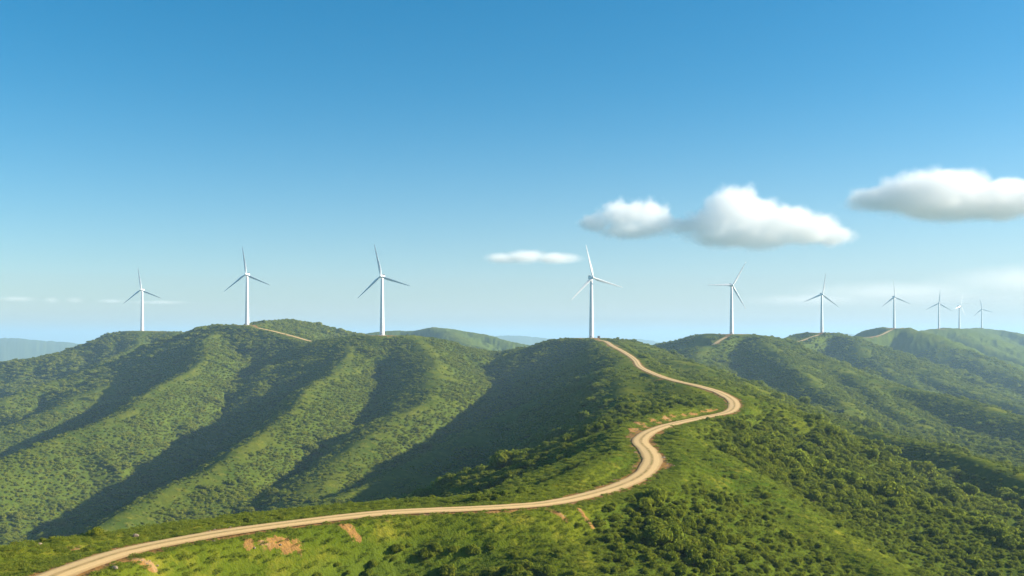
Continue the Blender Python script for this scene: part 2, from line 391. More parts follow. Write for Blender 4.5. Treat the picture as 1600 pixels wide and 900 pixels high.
def ground_material():
    m, nt, out = new_mat('hillside')
    pos = nt.nodes.new('ShaderNodeNewGeometry').outputs['Position']
    veg = nd(nt, 'ShaderNodeAttribute', attribute_name='veg').outputs['Fac']
    bare = nd(nt, 'ShaderNodeAttribute', attribute_name='bare').outputs['Fac']
    n1 = noise(nt, pos, 1 / 38, 5, .6); n2 = noise(nt, pos, 1 / 5.5, 5, .65); n3 = noise(nt, pos, 1.1, 4, .7)
    g = mixc(nt, ramp(nt, n1, .35, .65), GRASS_A, GRASS_B)
    g = mixc(nt, ramp(nt, n2, .48, .72), g, GRASS_C)
    g = mixc(nt, mth(nt, 'MULTIPLY', ramp(nt, n3, .50, .64), .55), g, GRASS_B)
    v = mixc(nt, ramp(nt, n2, .35, .65), (.055, .080, .009), (.085, .115, .011))
    vm = ramp(nt, mth(nt, 'ADD', veg, mth(nt, 'MULTIPLY', mth(nt, 'SUBTRACT', n2, .5), .9)), .30, .62)
    c = mixc(nt, vm, g, v)
    e = mixc(nt, ramp(nt, n3, .35, .65), EARTH_A, EARTH_B)
    e = mixc(nt, mth(nt, 'MULTIPLY', ramp(nt, n2, .55, .62), .6), e, (.30, .20, .10))
    bm_ = ramp(nt, mth(nt, 'ADD', bare, mth(nt, 'MULTIPLY', mth(nt, 'SUBTRACT', n3, .5), 1.7)), .40, .60)
    c = mixc(nt, bm_, c, e)
    bs = nd(nt, 'ShaderNodeBsdfPrincipled', i_Roughness=1.0); bs.inputs['Specular IOR Level'].default_value = .0
    nt.links.new(c, bs.inputs['Base Color'])
    hgt = mth(nt, 'ADD', mth(nt, 'MULTIPLY', n2, 1.0), mth(nt, 'MULTIPLY', n3, .35))
    bp = nd(nt, 'ShaderNodeBump', i_Strength=.8, i_Distance=1.1); nt.links.new(hgt, bp.inputs['Height']); nt.links.new(bp.outputs[0], bs.inputs['Normal'])
    nt.links.new(bs.outputs[0], out.inputs[0])
    return m

def road_material():
    m, nt, out = new_mat('packed_dirt')
    pos = nt.nodes.new('ShaderNodeNewGeometry').outputs['Position']
    u = nd(nt, 'ShaderNodeAttribute', attribute_name='across').outputs['Fac']      # -1..1
    n2 = noise(nt, pos, .35, 5, .65); n3 = noise(nt, pos, 3.0, 4, .7); n1 = noise(nt, pos, .06, 3)
    au = mth(nt, 'ABSOLUTE', mth(nt, 'ADD', u, mth(nt, 'MULTIPLY', mth(nt, 'SUBTRACT', n2, .5), .22)))
    track = mth(nt, 'MULTIPLY', ramp(nt, au, .10, .28), mth(nt, 'SUBTRACT', 1.0, ramp(nt, au, .62, .85)))
    c = mixc(nt, track, (.42, .275, .11), (.60, .41, .18))
    c = mixc(nt, mth(nt, 'MULTIPLY', ramp(nt, n3, .45, .7), .35), c, (.38, .27, .16))
    c = mixc(nt, mth(nt, 'MULTIPLY', ramp(nt, n1, .5, .7), .3), c, (.56, .38, .19))
    mid = mth(nt, 'MULTIPLY', mth(nt, 'SUBTRACT', 1.0, ramp(nt, au, .02, .12)), ramp(nt, n2, .42, .55))
    c = mixc(nt, mth(nt, 'MULTIPLY', mid, .75), c, (.20, .17, .05))
    edge = ramp(nt, mth(nt, 'ADD', au, mth(nt, 'MULTIPLY', mth(nt, 'SUBTRACT', n3, .5), .3)), .86, .98)
    c = mixc(nt, mth(nt, 'MULTIPLY', edge, .8), c, (.27, .17, .075))
    bs = nd(nt, 'ShaderNodeBsdfPrincipled', i_Roughness=.95); bs.inputs['Specular IOR Level'].default_value = .1
    nt.links.new(c, bs.inputs['Base Color'])
    bp = nd(nt, 'ShaderNodeBump', i_Strength=.5, i_Distance=.12); nt.links.new(n3, bp.inputs['Height']); nt.links.new(bp.outputs[0], bs.inputs['Normal'])
    nt.links.new(bs.outputs[0], out.inputs[0])
    return m

def leaf_material(name, a, b, c, hue=.5):
    m, nt, out = new_mat(name)
    oi = nt.nodes.new('ShaderNodeObjectInfo')
    tint = nd(nt, 'ShaderNodeAttribute', attribute_name='tint').outputs['Fac']
    pos = nt.nodes.new('ShaderNodeNewGeometry').outputs['Position']
    patch = noise(nt, pos, 1 / 26, 3, .6)
    col = mixc(nt, ramp(nt, mth(nt, 'ADD', mth(nt, 'MULTIPLY', oi.outputs['Random'], .75), mth(nt, 'MULTIPLY', patch, .6)), .35, 1.05), a, b)
    col = mixc(nt, mth(nt, 'MULTIPLY', tint, .6), col, c)
    d = nd(nt, 'ShaderNodeBsdfDiffuse', i_Roughness=.5); t = nd(nt, 'ShaderNodeBsdfTranslucent')
    nt.links.new(col, d.inputs[0]); nt.links.new(mixc(nt, .5, col, (.34, .44, .05)), t.inputs[0])
    mx = nd(nt, 'ShaderNodeMixShader'); mx.inputs[0].default_value = .45
    nt.links.new(d.outputs[0], mx.inputs[1]); nt.links.new(t.outputs[0], mx.inputs[2])
    nt.links.new(mx.outputs[0], out.inputs[0])
    return m

def plain(name, col, rough=.5, spec=.5, var=0.0, scale=1.0, metal=0.0):
    m, nt, out = new_mat(name)
    bs = nd(nt, 'ShaderNodeBsdfPrincipled', i_Roughness=rough); bs.inputs['Specular IOR Level'].default_value = spec; bs.inputs['Metallic'].default_value = metal
    tc = nt.nodes.new('ShaderNodeTexCoord').outputs['Object']
    n = noise(nt, tc, scale, 4)
    dark = tuple(c * (1 - var) for c in col)
    nt.links.new(mixc(nt, ramp(nt, n, .3, .7), dark, col), bs.inputs['Base Color'])
    nt.links.new(bs.outputs[0], out.inputs[0])
    return m

M_ground = ground_material(); M_road = road_material()
M_leaf = leaf_material('shrub_leaves', LEAF_A, LEAF_B, LEAF_C)
M_leaf_far = leaf_material('far_shrub_leaves', (.180, .215, .017), (.262, .268, .024), (.120, .155, .014))
M_grass = leaf_material('grass_blades', (.12, .165, .015), (.18, .21, .02), (.26, .25, .04))
M_bark = plain('bark', (.11, .08, .055), .9, .1, .4, 6)
M_white = plain('white_coated_steel', (.80, .81, .82), .35, .5, .05, .12)
M_blade = plain('white_blade_laminate', (.74, .76, .78), .3, .5, .06, .2)
M_dark = plain('dark_vent', (.06, .065, .07), .6, .3, .2, 3)
M_conc = plain('pale_concrete', (.55, .53, .50), .85, .2, .2, 1.5)
M_rock = plain('pale_rock', (.26, .20, .14), .9, .2, .35, 2.5)

# ------------------------------------------------------------------ mesh helpers
def mesh_from_arrays(name, V, Fq, mat, smooth=True, attrs=None):
    V = np.asarray(V, np.float32); Fq = np.asarray(Fq, np.int32); k = Fq.shape[1]
    me = bpy.data.meshes.new(name)
    me.vertices.add(len(V)); me.vertices.foreach_set('co', V.ravel())
    me.loops.add(Fq.size); me.loops.foreach_set('vertex_index', Fq.ravel())
    me.polygons.add(len(Fq)); me.polygons.foreach_set('loop_start', np.arange(0, Fq.size, k, dtype=np.int32))
    me.polygons.foreach_set('loop_total', np.full(len(Fq), k, np.int32))
    if smooth: me.polygons.foreach_set('use_smooth', np.ones(len(Fq), bool))
    for an, arr in (attrs or {}).items():
        a = me.attributes.new(an, 'FLOAT', 'POINT'); a.data.foreach_set('value', np.asarray(arr, np.float32).ravel())
    me.update(calc_edges=True)
    if mat: me.materials.append(mat)
    return me
def link(name, me, parent=None, loc=None, rot=None):
    o = bpy.data.objects.new(name, me); COL.objects.link(o)
    if parent: o.parent = parent
    if loc is not None: o.location = loc
    if rot is not None: o.rotation_euler = rot
    return o
def tag(o, label=None, cat=None, group=None, kind=None):
    for k, v in (('label', label), ('category', cat), ('group', group), ('kind', kind)):
        if v: o[k] = v
    return o

# ------------------------------------------------------------------ ground
V = np.stack([GX, GY, H], -1).reshape(-1, 3)
idx = np.arange(NR * NT).reshape(NR, NT)
Q = np.stack([idx[:-1, :-1], idx[1:, :-1], idx[1:, 1:], idx[:-1, 1:]], -1)
Q = Q.reshape(-1, 4)
wrap = np.stack([idx[:-1, -1], idx[1:, -1], idx[1:, 0], idx[:-1, 0]], -1)
g = link('ground', mesh_from_arrays('ground', V, Q, M_ground, True, {'veg': VEG, 'bare': BARE}))
tag(g, 'green rolling hills with grass and shrub cover', kind='structure')

# ------------------------------------------------------------------ roads
for w, pts in RL:
    t = np.gradient(pts[:, :2], axis=0); t /= np.linalg.norm(t, axis=1)[:, None] + 1e-9
    n = np.stack([t[:, 1], -t[:, 0]], 1)
    us = np.linspace(-1, 1, 9); s = np.concatenate([[0], np.cumsum(np.hypot(*np.diff(pts[:, :2], axis=0).T))])
    wobs = {-1: 1 + .13 * fbm(s / 9, s * 0 + w, 61, 4), 1: 1 + .13 * fbm(s / 9, s * 0 + w, 63, 4)}
    rows = []
    far = w > 6
    for u in us:
        hw = w / 2 * (1.0 if abs(u) < 1 else wobs[int(u)])
        z = pts[:, 2] + (.10 if not far else .25) - .05 * abs(u) ** 2 - (.03 if abs(abs(u) - .5) < .2 else 0) - (.25 if abs(u) == 1 else 0) * (0.3 if not far else .6)
        rows.append(np.stack([pts[:, 0] + n[:, 0] * u * hw, pts[:, 1] + n[:, 1] * u * hw, z], -1))
    A = np.stack(rows, 1); nr, nc = A.shape[:2]; ix = np.arange(nr * nc).reshape(nr, nc)
    Fq = np.stack([ix[:-1, :-1], ix[:-1, 1:], ix[1:, 1:], ix[1:, :-1]], -1).reshape(-1, 4)
    o = link('dirt_road', mesh_from_arrays('dirt_road', A.reshape(-1, 3), Fq, M_road, True, {'across': np.tile(us, nr)}))
    tag(o, 'pale sandy dirt road along the ridge', kind='structure')

# ------------------------------------------------------------------ wind turbines
def ring_mesh(name, rings, mat, cap=True, n=32, smooth=True):
    """rings: list of (centre, radius_x, radius_y) stacked along +Z local"""
    V = []; a = np.linspace(0, 2 * math.pi, n, endpoint=False)
    for (z, rad) in rings:
        for q in a: V.append((math.cos(q) * rad, math.sin(q) * rad, z))
    Fq = []
    for i in range(len(rings) - 1):
        for j in range(n):
            Fq.append((i * n + j, i * n + (j + 1) % n, (i + 1) * n + (j + 1) % n, (i + 1) * n + j))
    me = bpy.data.meshes.new(name); fs = [tuple(f) for f in Fq]
    if cap: fs += [tuple(range(n))[::-1], tuple(range((len(rings) - 1) * n, len(rings) * n))]
    me.from_pydata(V, [], fs); me.materials.append(mat)
    for p in me.polygons: p.use_smooth = smooth and len(p.vertices) == 4
    return me

HUBZ, BL = 80.0, 44.5
def tower_mesh():
    rings = [(0, 3.25)]
    for k in range(1, 25):
        z = 78.0 * k / 24; rad = 3.25 + (1.75 - 3.25) * (z / 78) ** .92
        rings.append((z, rad))
    return ring_mesh('tower', rings, M_white, n=40)
def bevel_box(name, sx, sy, sz, mat, off=(0, 0, 0), bev=.4, taper=None):
    bm = bmesh.new(); bmesh.ops.create_cube(bm, size=1)
    for v in bm.verts:
        v.co = Vector((v.co.x * sx, v.co.y * sy, v.co.z * sz))
        if taper and v.co.y > 0: v.co.x *= taper; v.co.z = v.co.z * taper + .15
        v.co += Vector(off)
    bmesh.ops.bevel(bm, geom=bm.edges[:], offset=bev, segments=3, affect='EDGES', profile=.6)
    me = bpy.data.meshes.new(name); bm.to_mesh(me); bm.free(); me.materials.append(mat)
    for p in me.polygons: p.use_smooth = True
    return me
def blade_mesh():
    """blade along +Z from the root, airfoil sections, chord along X, rotor axis along Y"""
    st = [(0.6, 1.9, 1.9, 0), (2.0, 1.9, 1.9, 0), (4.0, 2.4, 1.5, 14), (7.0, 3.3, .95, 12), (10, 3.4, .75, 10), (16, 2.9, .52, 7), (24, 2.2, .36, 4), (32, 1.6, .25, 2), (39, 1.1, .17, 1), (43, .65, .10, 0), (BL, .15, .05, 0)]
    n = 18; V = []
    for (z, c, th, tw) in st:
        round_ = 1 if z <= 2 else 0
        for k in range(n):
            a = 2 * math.pi * k / n
            x = math.cos(a) * c / 2; y = math.sin(a) * th / 2
            if not round_:
                x += c * .18                                           # trailing edge sweeps to one side
                y *= (1 - .35 * math.cos(a))
            tw_ = R(tw); X_ = x * math.cos(tw_) - y * math.sin(tw_); Y_ = x * math.sin(tw_) + y * math.cos(tw_)
            V.append((X_, Y_ - 1.1 * (z / BL) ** 2, z))                  # slight bend upwind
    Fq = [(i * n + j, i * n + (j + 1) % n, (i + 1) * n + (j + 1) % n, (i + 1) * n + j) for i in range(len(st) - 1) for j in range(n)]
    me = bpy.data.meshes.new('blade'); me.from_pydata(V, [], Fq + [tuple(range(n))[::-1], tuple(range((len(st) - 1) * n, len(st) * n))])
    me.materials.append(M_blade)
    for p in me.polygons: p.use_smooth = True
    return me
def hub_mesh():
    prof = [(-2.2, .01), (-2.1, .55), (-1.7, 1.1), (-1.0, 1.6), (0, 1.85), (1.0, 1.8), (1.35, 1.6)]
    n = 28; V = []
    for (y, rad) in prof:
        for k in range(n):
            a = 2 * math.pi * k / n; V.append((math.cos(a) * rad, y, math.sin(a) * rad))
    Fq = [(i * n + j, (i + 1) * n + j, (i + 1) * n + (j + 1) % n, i * n + (j + 1) % n) for i in range(len(prof) - 1) for j in range(n)]
    me = bpy.data.meshes.new('hub'); me.from_pydata(V, [], Fq + [tuple(range(n)), tuple(range((len(prof) - 1) * n, len(prof) * n))[::-1]])
    me.materials.append(M_white)
    for p in me.polygons: p.use_smooth = True
    return me

ME = dict(tower=tower_mesh(), nacelle=bevel_box('nacelle', 3.9, 11.0, 4.2, M_white, (0, 2.2, .2), .9, .82), blade=blade_mesh(), hub=hub_mesh(),
          door=bevel_box('door', 1.0, .12, 2.3, M_dark, (0, 0, 0), .05), foundation=ring_mesh('foundation', [(-1.2, 5.6), (.10, 5.6), (.28, 5.3)], M_conc, n=40),
          cooler=bevel_box('cooler', 3.0, 1.3, 1.1, M_dark, (0, 0, 0), .12), mast=ring_mesh('wind_mast', [(0, .07), (1.8, .05)], M_dark, n=8))
LBL = ['leftmost wind turbine, bright white, standing on the flat hilltop at far left',
       'white wind turbine just left of the humped summit, a dirt road leaving to its right',
       'white wind turbine on a bare earth pad, on the broad hill left of the saddle',
       'tall white wind turbine at the top end of the winding dirt road',
       'grey white wind turbine with one blade pointing level to the left',
       'pale turbine on the low hill just right of the turbine with a level blade',
       'pale grey wind turbine on a rounded hill, just left of the three smallest',
       'leftmost of the three small hazy turbines on the farthest blue hill',
       'middle of the three small hazy turbines, its rotor seen nearly edge on',
       'smallest hazy wind turbine, rightmost in the photo on the farthest blue hill']
def turbine(i, px, py, d, rot, yaw):
    x, y, z = P(px, py, d)
    root = bpy.data.objects.new('wind_turbine', None); COL.objects.link(root); root.location = (x, y, z)
    tag(root, LBL[i], 'wind turbine', 'wind turbines along the ridge')
    # aim the rotor at the camera, then turn by yaw (positive = rotor looks towards the right)
    face = math.atan2(x, y)
    base = -face
    link('foundation', ME['foundation'], root); link('tower', ME['tower'], root)
    dr = link('door', ME['door'], root, (3.2 * math.sin(R(-20)), -3.2 * math.cos(R(-20)), 1.7)); dr.rotation_euler = (0, 0, R(-20))
    nrot = base + R(yaw)
    nc = link('nacelle', ME['nacelle'], root, (0, 0, HUBZ)); nc.rotation_euler = (0, 0, nrot)
    cl = link('cooler', ME['cooler'], nc, (0, 5.6, 2.75)); link('wind_mast', ME['mast'], nc, (.8, 7.0, 2.1))
    hb = link('hub', ME['hub'], root, Vector((0, 0, HUBZ)) + Matrix.Rotation(nrot, 3, 'Z') @ Vector((0, -5.0, 0))); hb.rotation_euler = (0, 0, nrot)
    for k in range(3):
        b = link('blade', ME['blade'], root, hb.location); b.rotation_mode = 'XYZ'
        b.rotation_euler = (Matrix.Rotation(nrot, 3, 'Z') @ Matrix.Rotation(R(rot + 120 * k), 3, 'Y')).to_euler()
    return root
for i, t in enumerate(TURB): turbine(i, *t)
# transformer cabinet beside the fourth tower
cx_, cy_, cz_ = P(924, 528, 1323)
cab = bpy.data.objects.new('transformer_cabinet', None); COL.objects.link(cab); cab.location = (cx_ + 9.5, cy_ - 4, cz_)
M_cab = plain('reddish_cabinet_paint', (.52, .33, .27), .6, .3, .1, 1.0)
link('cabinet_body', bevel_box('cabinet_body', 3.4, 2.4, 2.5, M_cab, (0, 0, 1.2), .06), cab)
link('roof', bevel_box('roof', 3.8, 2.8, .25, M_conc, (0, 0, 2.58), .05), cab); link('door', bevel_box('door', 1.1, .08, 1.9, M_dark, (-.6, -1.24, 1.1), .02), cab)
tag(cab, 'small reddish cabinet at the foot of the turbine at the top of the winding road', 'cabinet')

# ------------------------------------------------------------------ shrubs
def crown_mesh(name, seed, nleaf, size, rad=1.0, height=.8, core=True, mat=None, lobes=9):
    """lumpy crown of leaf clumps: unit radius about 1, base near z=0"""
    rg = np.random.default_rng(seed)
    L = []
    for k in range(lobes):
        a = rg.uniform(0, 2 * math.pi); rr = rg.uniform(.15, .68) * rad
        L.append((math.cos(a) * rr, math.sin(a) * rr, rg.uniform(.25, .75) * height, rg.uniform(.26, .46) * rad))
    L.append((0, 0, height * .62, .5 * rad))
    L = np.array(L)
    pick = rg.choice(len(L), nleaf, p=L[:, 3] ** 2 / (L[:, 3] ** 2).sum())
    dirn = rg.normal(size=(nleaf, 3)); dirn[:, 2] = np.abs(dirn[:, 2]) * 1.0 - .25; dirn /= np.linalg.norm(dirn, axis=1)[:, None]
    rr = L[pick, 3] * (rg.uniform(.86, 1.10, nleaf) if nleaf > 300 else rg.uniform(.92, 1.06, nleaf))
    C = L[pick, :3] + dirn * rr[:, None]; C[:, 2] = np.maximum(C[:, 2], .03)
    nrm = dirn + rg.normal(size=(nleaf, 3)) * (.34 if nleaf > 300 else .22); nrm /= np.linalg.norm(nrm, axis=1)[:, None]
    tmp = rg.normal(size=(nleaf, 3)); U = np.cross(nrm, tmp); U /= np.linalg.norm(U, axis=1)[:, None]; W = np.cross(nrm, U)
    s = size * rg.uniform(.6, 1.35, nleaf)[:, None]
    q = [C + U * s, C + W * s * .62 + nrm * s * .15, C - U * s, C - W * s * .62 + nrm * s * .15]
    V = np.stack(q, 1).reshape(-1, 3); Fq = np.arange(nleaf * 4).reshape(-1, 4)
    tint = np.repeat(rg.uniform(0, 1, nleaf) ** 1.5, 4)
    if core:
        bm = bmesh.new()
        for l in L:
            mt = Matrix.Translation(l[:3]) @ Matrix.Diagonal((l[3] * .86, l[3] * .86, l[3] * .8, 1))
            bmesh.ops.create_icosphere(bm, subdivisions=1, radius=1, matrix=mt)
        cv = np.array([v.co[:] for v in bm.verts]); cf = [[v.index for v in f.verts] for f in bm.faces]; bm.free()
        cv[:, 2] = np.maximum(cv[:, 2], .0)
        n0 = len(V); V = np.vstack([V, cv]); tint = np.concatenate([tint, np.full(len(cv), .35)])
        cf = np.array([[a + n0, b + n0, c + n0, c + n0] for a, b, c in cf])
        faces = [tuple(f) for f in Fq] + [(a, b, c) for a, b, c, _ in cf]
    else: faces = [tuple(f) for f in Fq]
    me = bpy.data.meshes.new(name); me.from_pydata(V.tolist(), [], faces)
    a = me.attributes.new('tint', 'FLOAT', 'POINT'); a.data.foreach_set('value', tint.astype(np.float32))
    me.materials.append(mat or M_leaf)
    return me
def trunk_mesh(seed):
    rg = random.Random(seed); bm = bmesh.new()
    for k in range(4):
        a = rg.uniform(0, 6.28); p0 = Vector((0, 0, -.15)); p1 = Vector((math.cos(a) * .12, math.sin(a) * .12, .25)); p2 = Vector((math.cos(a) * .35, math.sin(a) * .35, .55))
        prev = None
        for (p, rad) in ((p0, .05), (p1, .035), (p2, .015)):
            ring = [bm.verts.new(p + Vector((math.cos(t) * rad, math.sin(t) * rad, 0))) for t in np.linspace(0, 6.283, 7)[:-1]]
            if prev:
                for j in range(6): bm.faces.new((prev[j], prev[(j + 1) % 6], ring[(j + 1) % 6], ring[j]))
            prev = ring
    me = bpy.data.meshes.new('trunk'); bm.to_mesh(me); bm.free(); me.materials.append(M_bark)
    return me
def tuft_mesh(seed):
    """a cushion of grass and low herbs about 2 m wide: short leaning blades, mostly facing up"""
    rg = np.random.default_rng(seed); n = 170
    rad = np.sqrt(rg.uniform(0, 1, n)) * 1.05; a = rg.uniform(0, 2 * math.pi, n)
    lump = .16 * (1 + np.sin(a * 2 + seed)) * (1 - rad * .6)
    C = np.stack([np.cos(a) * rad, np.sin(a) * rad, lump + rg.uniform(.02, .16, n)], 1)
    nrm = np.array([0, 0, .7]) + rg.normal(size=(n, 3)) * .7 + np.stack([np.cos(a), np.sin(a), 0 * a], 1) * .25; nrm /= np.linalg.norm(nrm, axis=1)[:, None]
    U = np.cross(nrm, rg.normal(size=(n, 3))); U /= np.linalg.norm(U, axis=1)[:, None]; W = np.cross(nrm, U)
    l = rg.uniform(.10, .24, n)[:, None]
    V = np.stack([C - W * l * .22, C + U * l, C + W * l * .22, C - U * l], 1).reshape(-1, 3)
    me = bpy.data.meshes.new('tuft'); me.from_pydata(V.tolist(), [], [tuple(f) for f in np.arange(n * 4).reshape(-1, 4)])
    t = me.attributes.new('tint', 'FLOAT', 'POINT'); t.data.foreach_set('value', np.repeat(rg.uniform(0, 1, n), 4).astype(np.float32))
    me.materials.append(M_grass)
    return me

# where shrubs stand
def scatter(r0, r1, spacing, u=.60, seed=0):
    rg = np.random.default_rng(seed)
    xs = np.arange(-u * r1 - 30, u * r1 + 30, spacing); ys = np.arange(r0 * .8, r1, spacing)
    X, Y = np.meshgrid(xs, ys); X = X + (np.arange(len(ys)) % 2)[:, None] * spacing / 2
    X = (X + rg.uniform(-.45, .45, X.shape) * spacing).ravel(); Y = (Y + rg.uniform(-.45, .45, Y.shape) * spacing).ravel()
    r = np.hypot(X, Y); k = (r >= r0) & (r < r1) & (np.abs(X) < u * Y + 25)
    return X[k], Y[k]
# line-of-sight slopes, with a margin so a step to the side still finds everything in place
jj = np.where(np.abs(TH) < R(33))[0]
SL = (H[:, jj] / np.maximum(RR, 1)[:, None]); SL[:6] = -9
RUN = np.maximum.accumulate(SL, axis=0)
def visible(x, y, z, top, margin):
    th = np.arctan2(x, y); r = np.hypot(x, y)
    i = np.clip(np.searchsorted(RR, r - 1) - 1, 0, NR - 1); j = np.clip(np.interp(th, TH[jj], np.arange(len(jj))).round().astype(int), 0, len(jj) - 1)
    return (z + top + margin) / r > RUN[i, j]

SH = []                                                            # x, y, z, scale
for (r0, r1, sp, mar) in ((100, 330, 2.2, 3), (330, 800, 3.0, 5), (800, 1500, 3.9, 8), (1500, 2500, 5.6, 10)):
    x, y = scatter(r0, r1, sp, seed=int(r0)); v = grid_lookup(VEG, x, y)
    rg = np.random.default_rng(int(r0) + 5); rnd = rg.uniform(0, 1, len(x))
    k = rnd < sstep(.12, .62, v) *  .96 + np.where(r0 < 300, .09, .03) * (grid_lookup(RD, x, y) > 9) * (grid_lookup(PADD, x, y) > 36) * (grid_lookup(BARE, x, y) < .3)
    x, y, v = x[k], y[k], v[k]; z = grid_lookup(H, x, y)
    s = sp * (.60 if r0 < 300 else .72) * (.50 + .85 * rg.uniform(0, 1, len(x)) ** 1.3 * (.35 + .75 * v)) 
    clump = vnoise(x / 16, y / 16, 88)
    s *= .85 + .60 * sstep(.45, .85, clump) * (v > .5)
    s *= np.where(rg.uniform(0, 1, len(x)) > .90, 1.55, 1.0)
    k = visible(x, y, z, s * 1.2, mar)
    SH.append(np.stack([x, y, z, s, v], 1)[k])
SH = np.vstack(SH)

PX = SH[:, 0] / SH[:, 1] * F + CX; PY = HY - SH[:, 2] / SH[:, 1] * F
inview = (PX > 5) & (PX < 1595) & (PY < 905) & visible(SH[:, 0], SH[:, 1], SH[:, 2], SH[:, 3] * .5, -.2)
app = np.where(inview, SH[:, 3] / SH[:, 1], 0)
order = np.argsort(-app); IND = order[:300]; REST = np.setdiff1d(np.arange(len(SH)), IND)
print('shrubs', len(SH))

PROTO = [crown_mesh('crown', 100 + k, 620, .115, 1.0, .80 + .12 * (k % 3), True, lobes=8 + k % 4) for k in range(5)]
LOWP = [crown_mesh('crown_far', 200 + k, 130, .22, 1.0, .80 + .12 * (k % 3), True, M_leaf_far, lobes=5 + k % 3) for k in range(4)]
TRK = [trunk_mesh(k) for k in range(3)]
def region(px, py):
    if py > 770 and px < 480: return 'leafy green bush on the grassy bank beside the lower road at left'
    if px < 830: return 'leafy green bush on the slope below the road, at the bottom middle of the view'
    if px < 1330: return 'dense dark green bush in the thicket filling the gully right of the road bend'
    return 'dense green bush on the wooded slope in the lower right corner'
protos_obj = []
for n_, i in enumerate(IND):
    x, y, z, s, v = SH[i]
    root = bpy.data.objects.new('bush', None); COL.objects.link(root); root.location = (x, y, z - .05 * s)
    root.rotation_euler = (0, 0, random.uniform(0, 6.28)); root.scale = (s, s, s * random.uniform(.85, 1.15))
    tag(root, region(PX[i], PY[i]), 'bush', 'bushes, ' + region(PX[i], PY[i])[6:60])
    c = link('crown', PROTO[n_ % 5], root); link('trunk', TRK[n_ % 3], root)
    if n_ < 5: protos_obj.append(c)

def point_cloud(name, pts, scales, protos, kind_label, sz=(.85, 1.15)):
    """one object whose points carry instances of the given meshes"""
    me = bpy.data.meshes.new(name); me.vertices.add(len(pts)); me.vertices.foreach_set('co', np.asarray(pts, np.float32).ravel())
    n = len(pts); rg = np.random.default_rng(n)
    for an, arr in (('sc', scales), ('rz', rg.uniform(0, 6.28, n)), ('zz', rg.uniform(*sz, n))):
        a = me.attributes.new(an, 'FLOAT', 'POINT'); a.data.foreach_set('value', np.asarray(arr, np.float32))
    a = me.attributes.new('pick', 'INT', 'POINT'); a.data.foreach_set('value', rg.integers(0, len(protos), n).astype(np.int32))
    o = link(name, me); tag(o, kind_label, kind='stuff')
    ng = bpy.data.node_groups.new(name + '_nodes', 'GeometryNodeTree')
    ng.interface.new_socket('Geometry', in_out='INPUT', socket_type='NodeSocketGeometry'); ng.interface.new_socket('Geometry', in_out='OUTPUT', socket_type='NodeSocketGeometry')
    gi = ng.nodes.new('NodeGroupInput'); go = ng.nodes.new('NodeGroupOutput')
    g2i = ng.nodes.new('GeometryNodeGeometryToInstance')
    for p in reversed(protos):
        ob = ng.nodes.new('GeometryNodeObjectInfo'); ob.transform_space = 'ORIGINAL'; ob.inputs['Object'].default_value = p; ob.inputs['As Instance'].default_value = False
        ng.links.new(ob.outputs['Geometry'], g2i.inputs[0])
    def attr(nm, t='FLOAT'):
        q = ng.nodes.new('GeometryNodeInputNamedAttribute'); q.data_type = t; q.inputs['Name'].default_value = nm; return q.outputs[0]
    iop = ng.nodes.new('GeometryNodeInstanceOnPoints'); iop.inputs['Pick Instance'].default_value = True
    ng.links.new(gi.outputs[0], iop.inputs['Points']); ng.links.new(g2i.outputs[0], iop.inputs['Instance']); ng.links.new(attr('pick', 'INT'), iop.inputs['Instance Index'])
    cx = ng.nodes.new('ShaderNodeCombineXYZ'); ng.links.new(attr('rz'), cx.inputs[2]); 
    e2r = ng.nodes.new('FunctionNodeEulerToRotation'); ng.links.new(cx.outputs[0], e2r.inputs[0]); ng.links.new(e2r.outputs[0], iop.inputs['Rotation'])
    mu = ng.nodes.new('ShaderNodeMath'); mu.operation = 'MULTIPLY'; ng.links.new(attr('sc'), mu.inputs[0]); ng.links.new(attr('zz'), mu.inputs[1])
    c2 = ng.nodes.new('ShaderNodeCombineXYZ'); ng.links.new(attr('sc'), c2.inputs[0]); ng.links.new(attr('sc'), c2.inputs[1]); ng.links.new(mu.outputs[0], c2.inputs[2])
    ng.links.new(c2.outputs[0], iop.inputs['Scale']); ng.links.new(iop.outputs[0], go.inputs[0])
    md = o.modifiers.new('scatter', 'NODES'); md.node_group = ng
    return o
def hidden_proto(name, me):        # data only: never linked to the scene
    return bpy.data.objects.new(name, me)
low_obj = [hidden_proto('crown_far', m) for m in LOWP]
tuft_obj = [hidden_proto('tuft', tuft_mesh(300 + k)) for k in range(4)]
hi_obj = [hidden_proto('crown_near', m) for m in PROTO]
rest = SH[REST]
kn = rest[:, 1] < 420
for sel, pr, nm, lb in ((kn, hi_obj, 'shrub_thicket', 'dense low shrub cover on the near slopes'), (~kn, low_obj, 'shrub_cover', 'closed shrub cover on the far slopes and in the gullies')):
    q = rest[sel]
    point_cloud(nm, q[:, :3] - np.array([0, 0, .08]) * q[:, 3:4], q[:, 3], pr, lb, (.7, 1.05) if pr is hi_obj else (.48, .75))
# grass on the near ridge
G = []
for (r0, r1, sp) in ((100, 230, 1.05), (230, 450, 2.0)):
    x, y = scatter(r0, r1, sp, seed=int(r0) + 1)
    b = grid_lookup(BARE, x, y); rd = grid_lookup(RD, x, y); z = grid_lookup(H, x, y); rg = np.random.default_rng(int(r0)); rnd = rg.uniform(0, 1, len(x))
    s = rg.uniform(.22, .95, len(x)) * (1 + .35 * (r0 > 200))
    k = (rd > 2.7) & (rnd > b * .8) & (rnd > .35 - .5 * vnoise(x / 4, y / 4, 9)) & visible(x, y, z, .5, 1.5)
    G.append(np.stack([x, y, z, s], 1)[k])
G = np.vstack(G); print('tufts', len(G))
point_cloud('grass', G[:, :3], G[:, 3], tuft_obj, 'rough green grass on the ridge and road verges', (.8, 1.6))

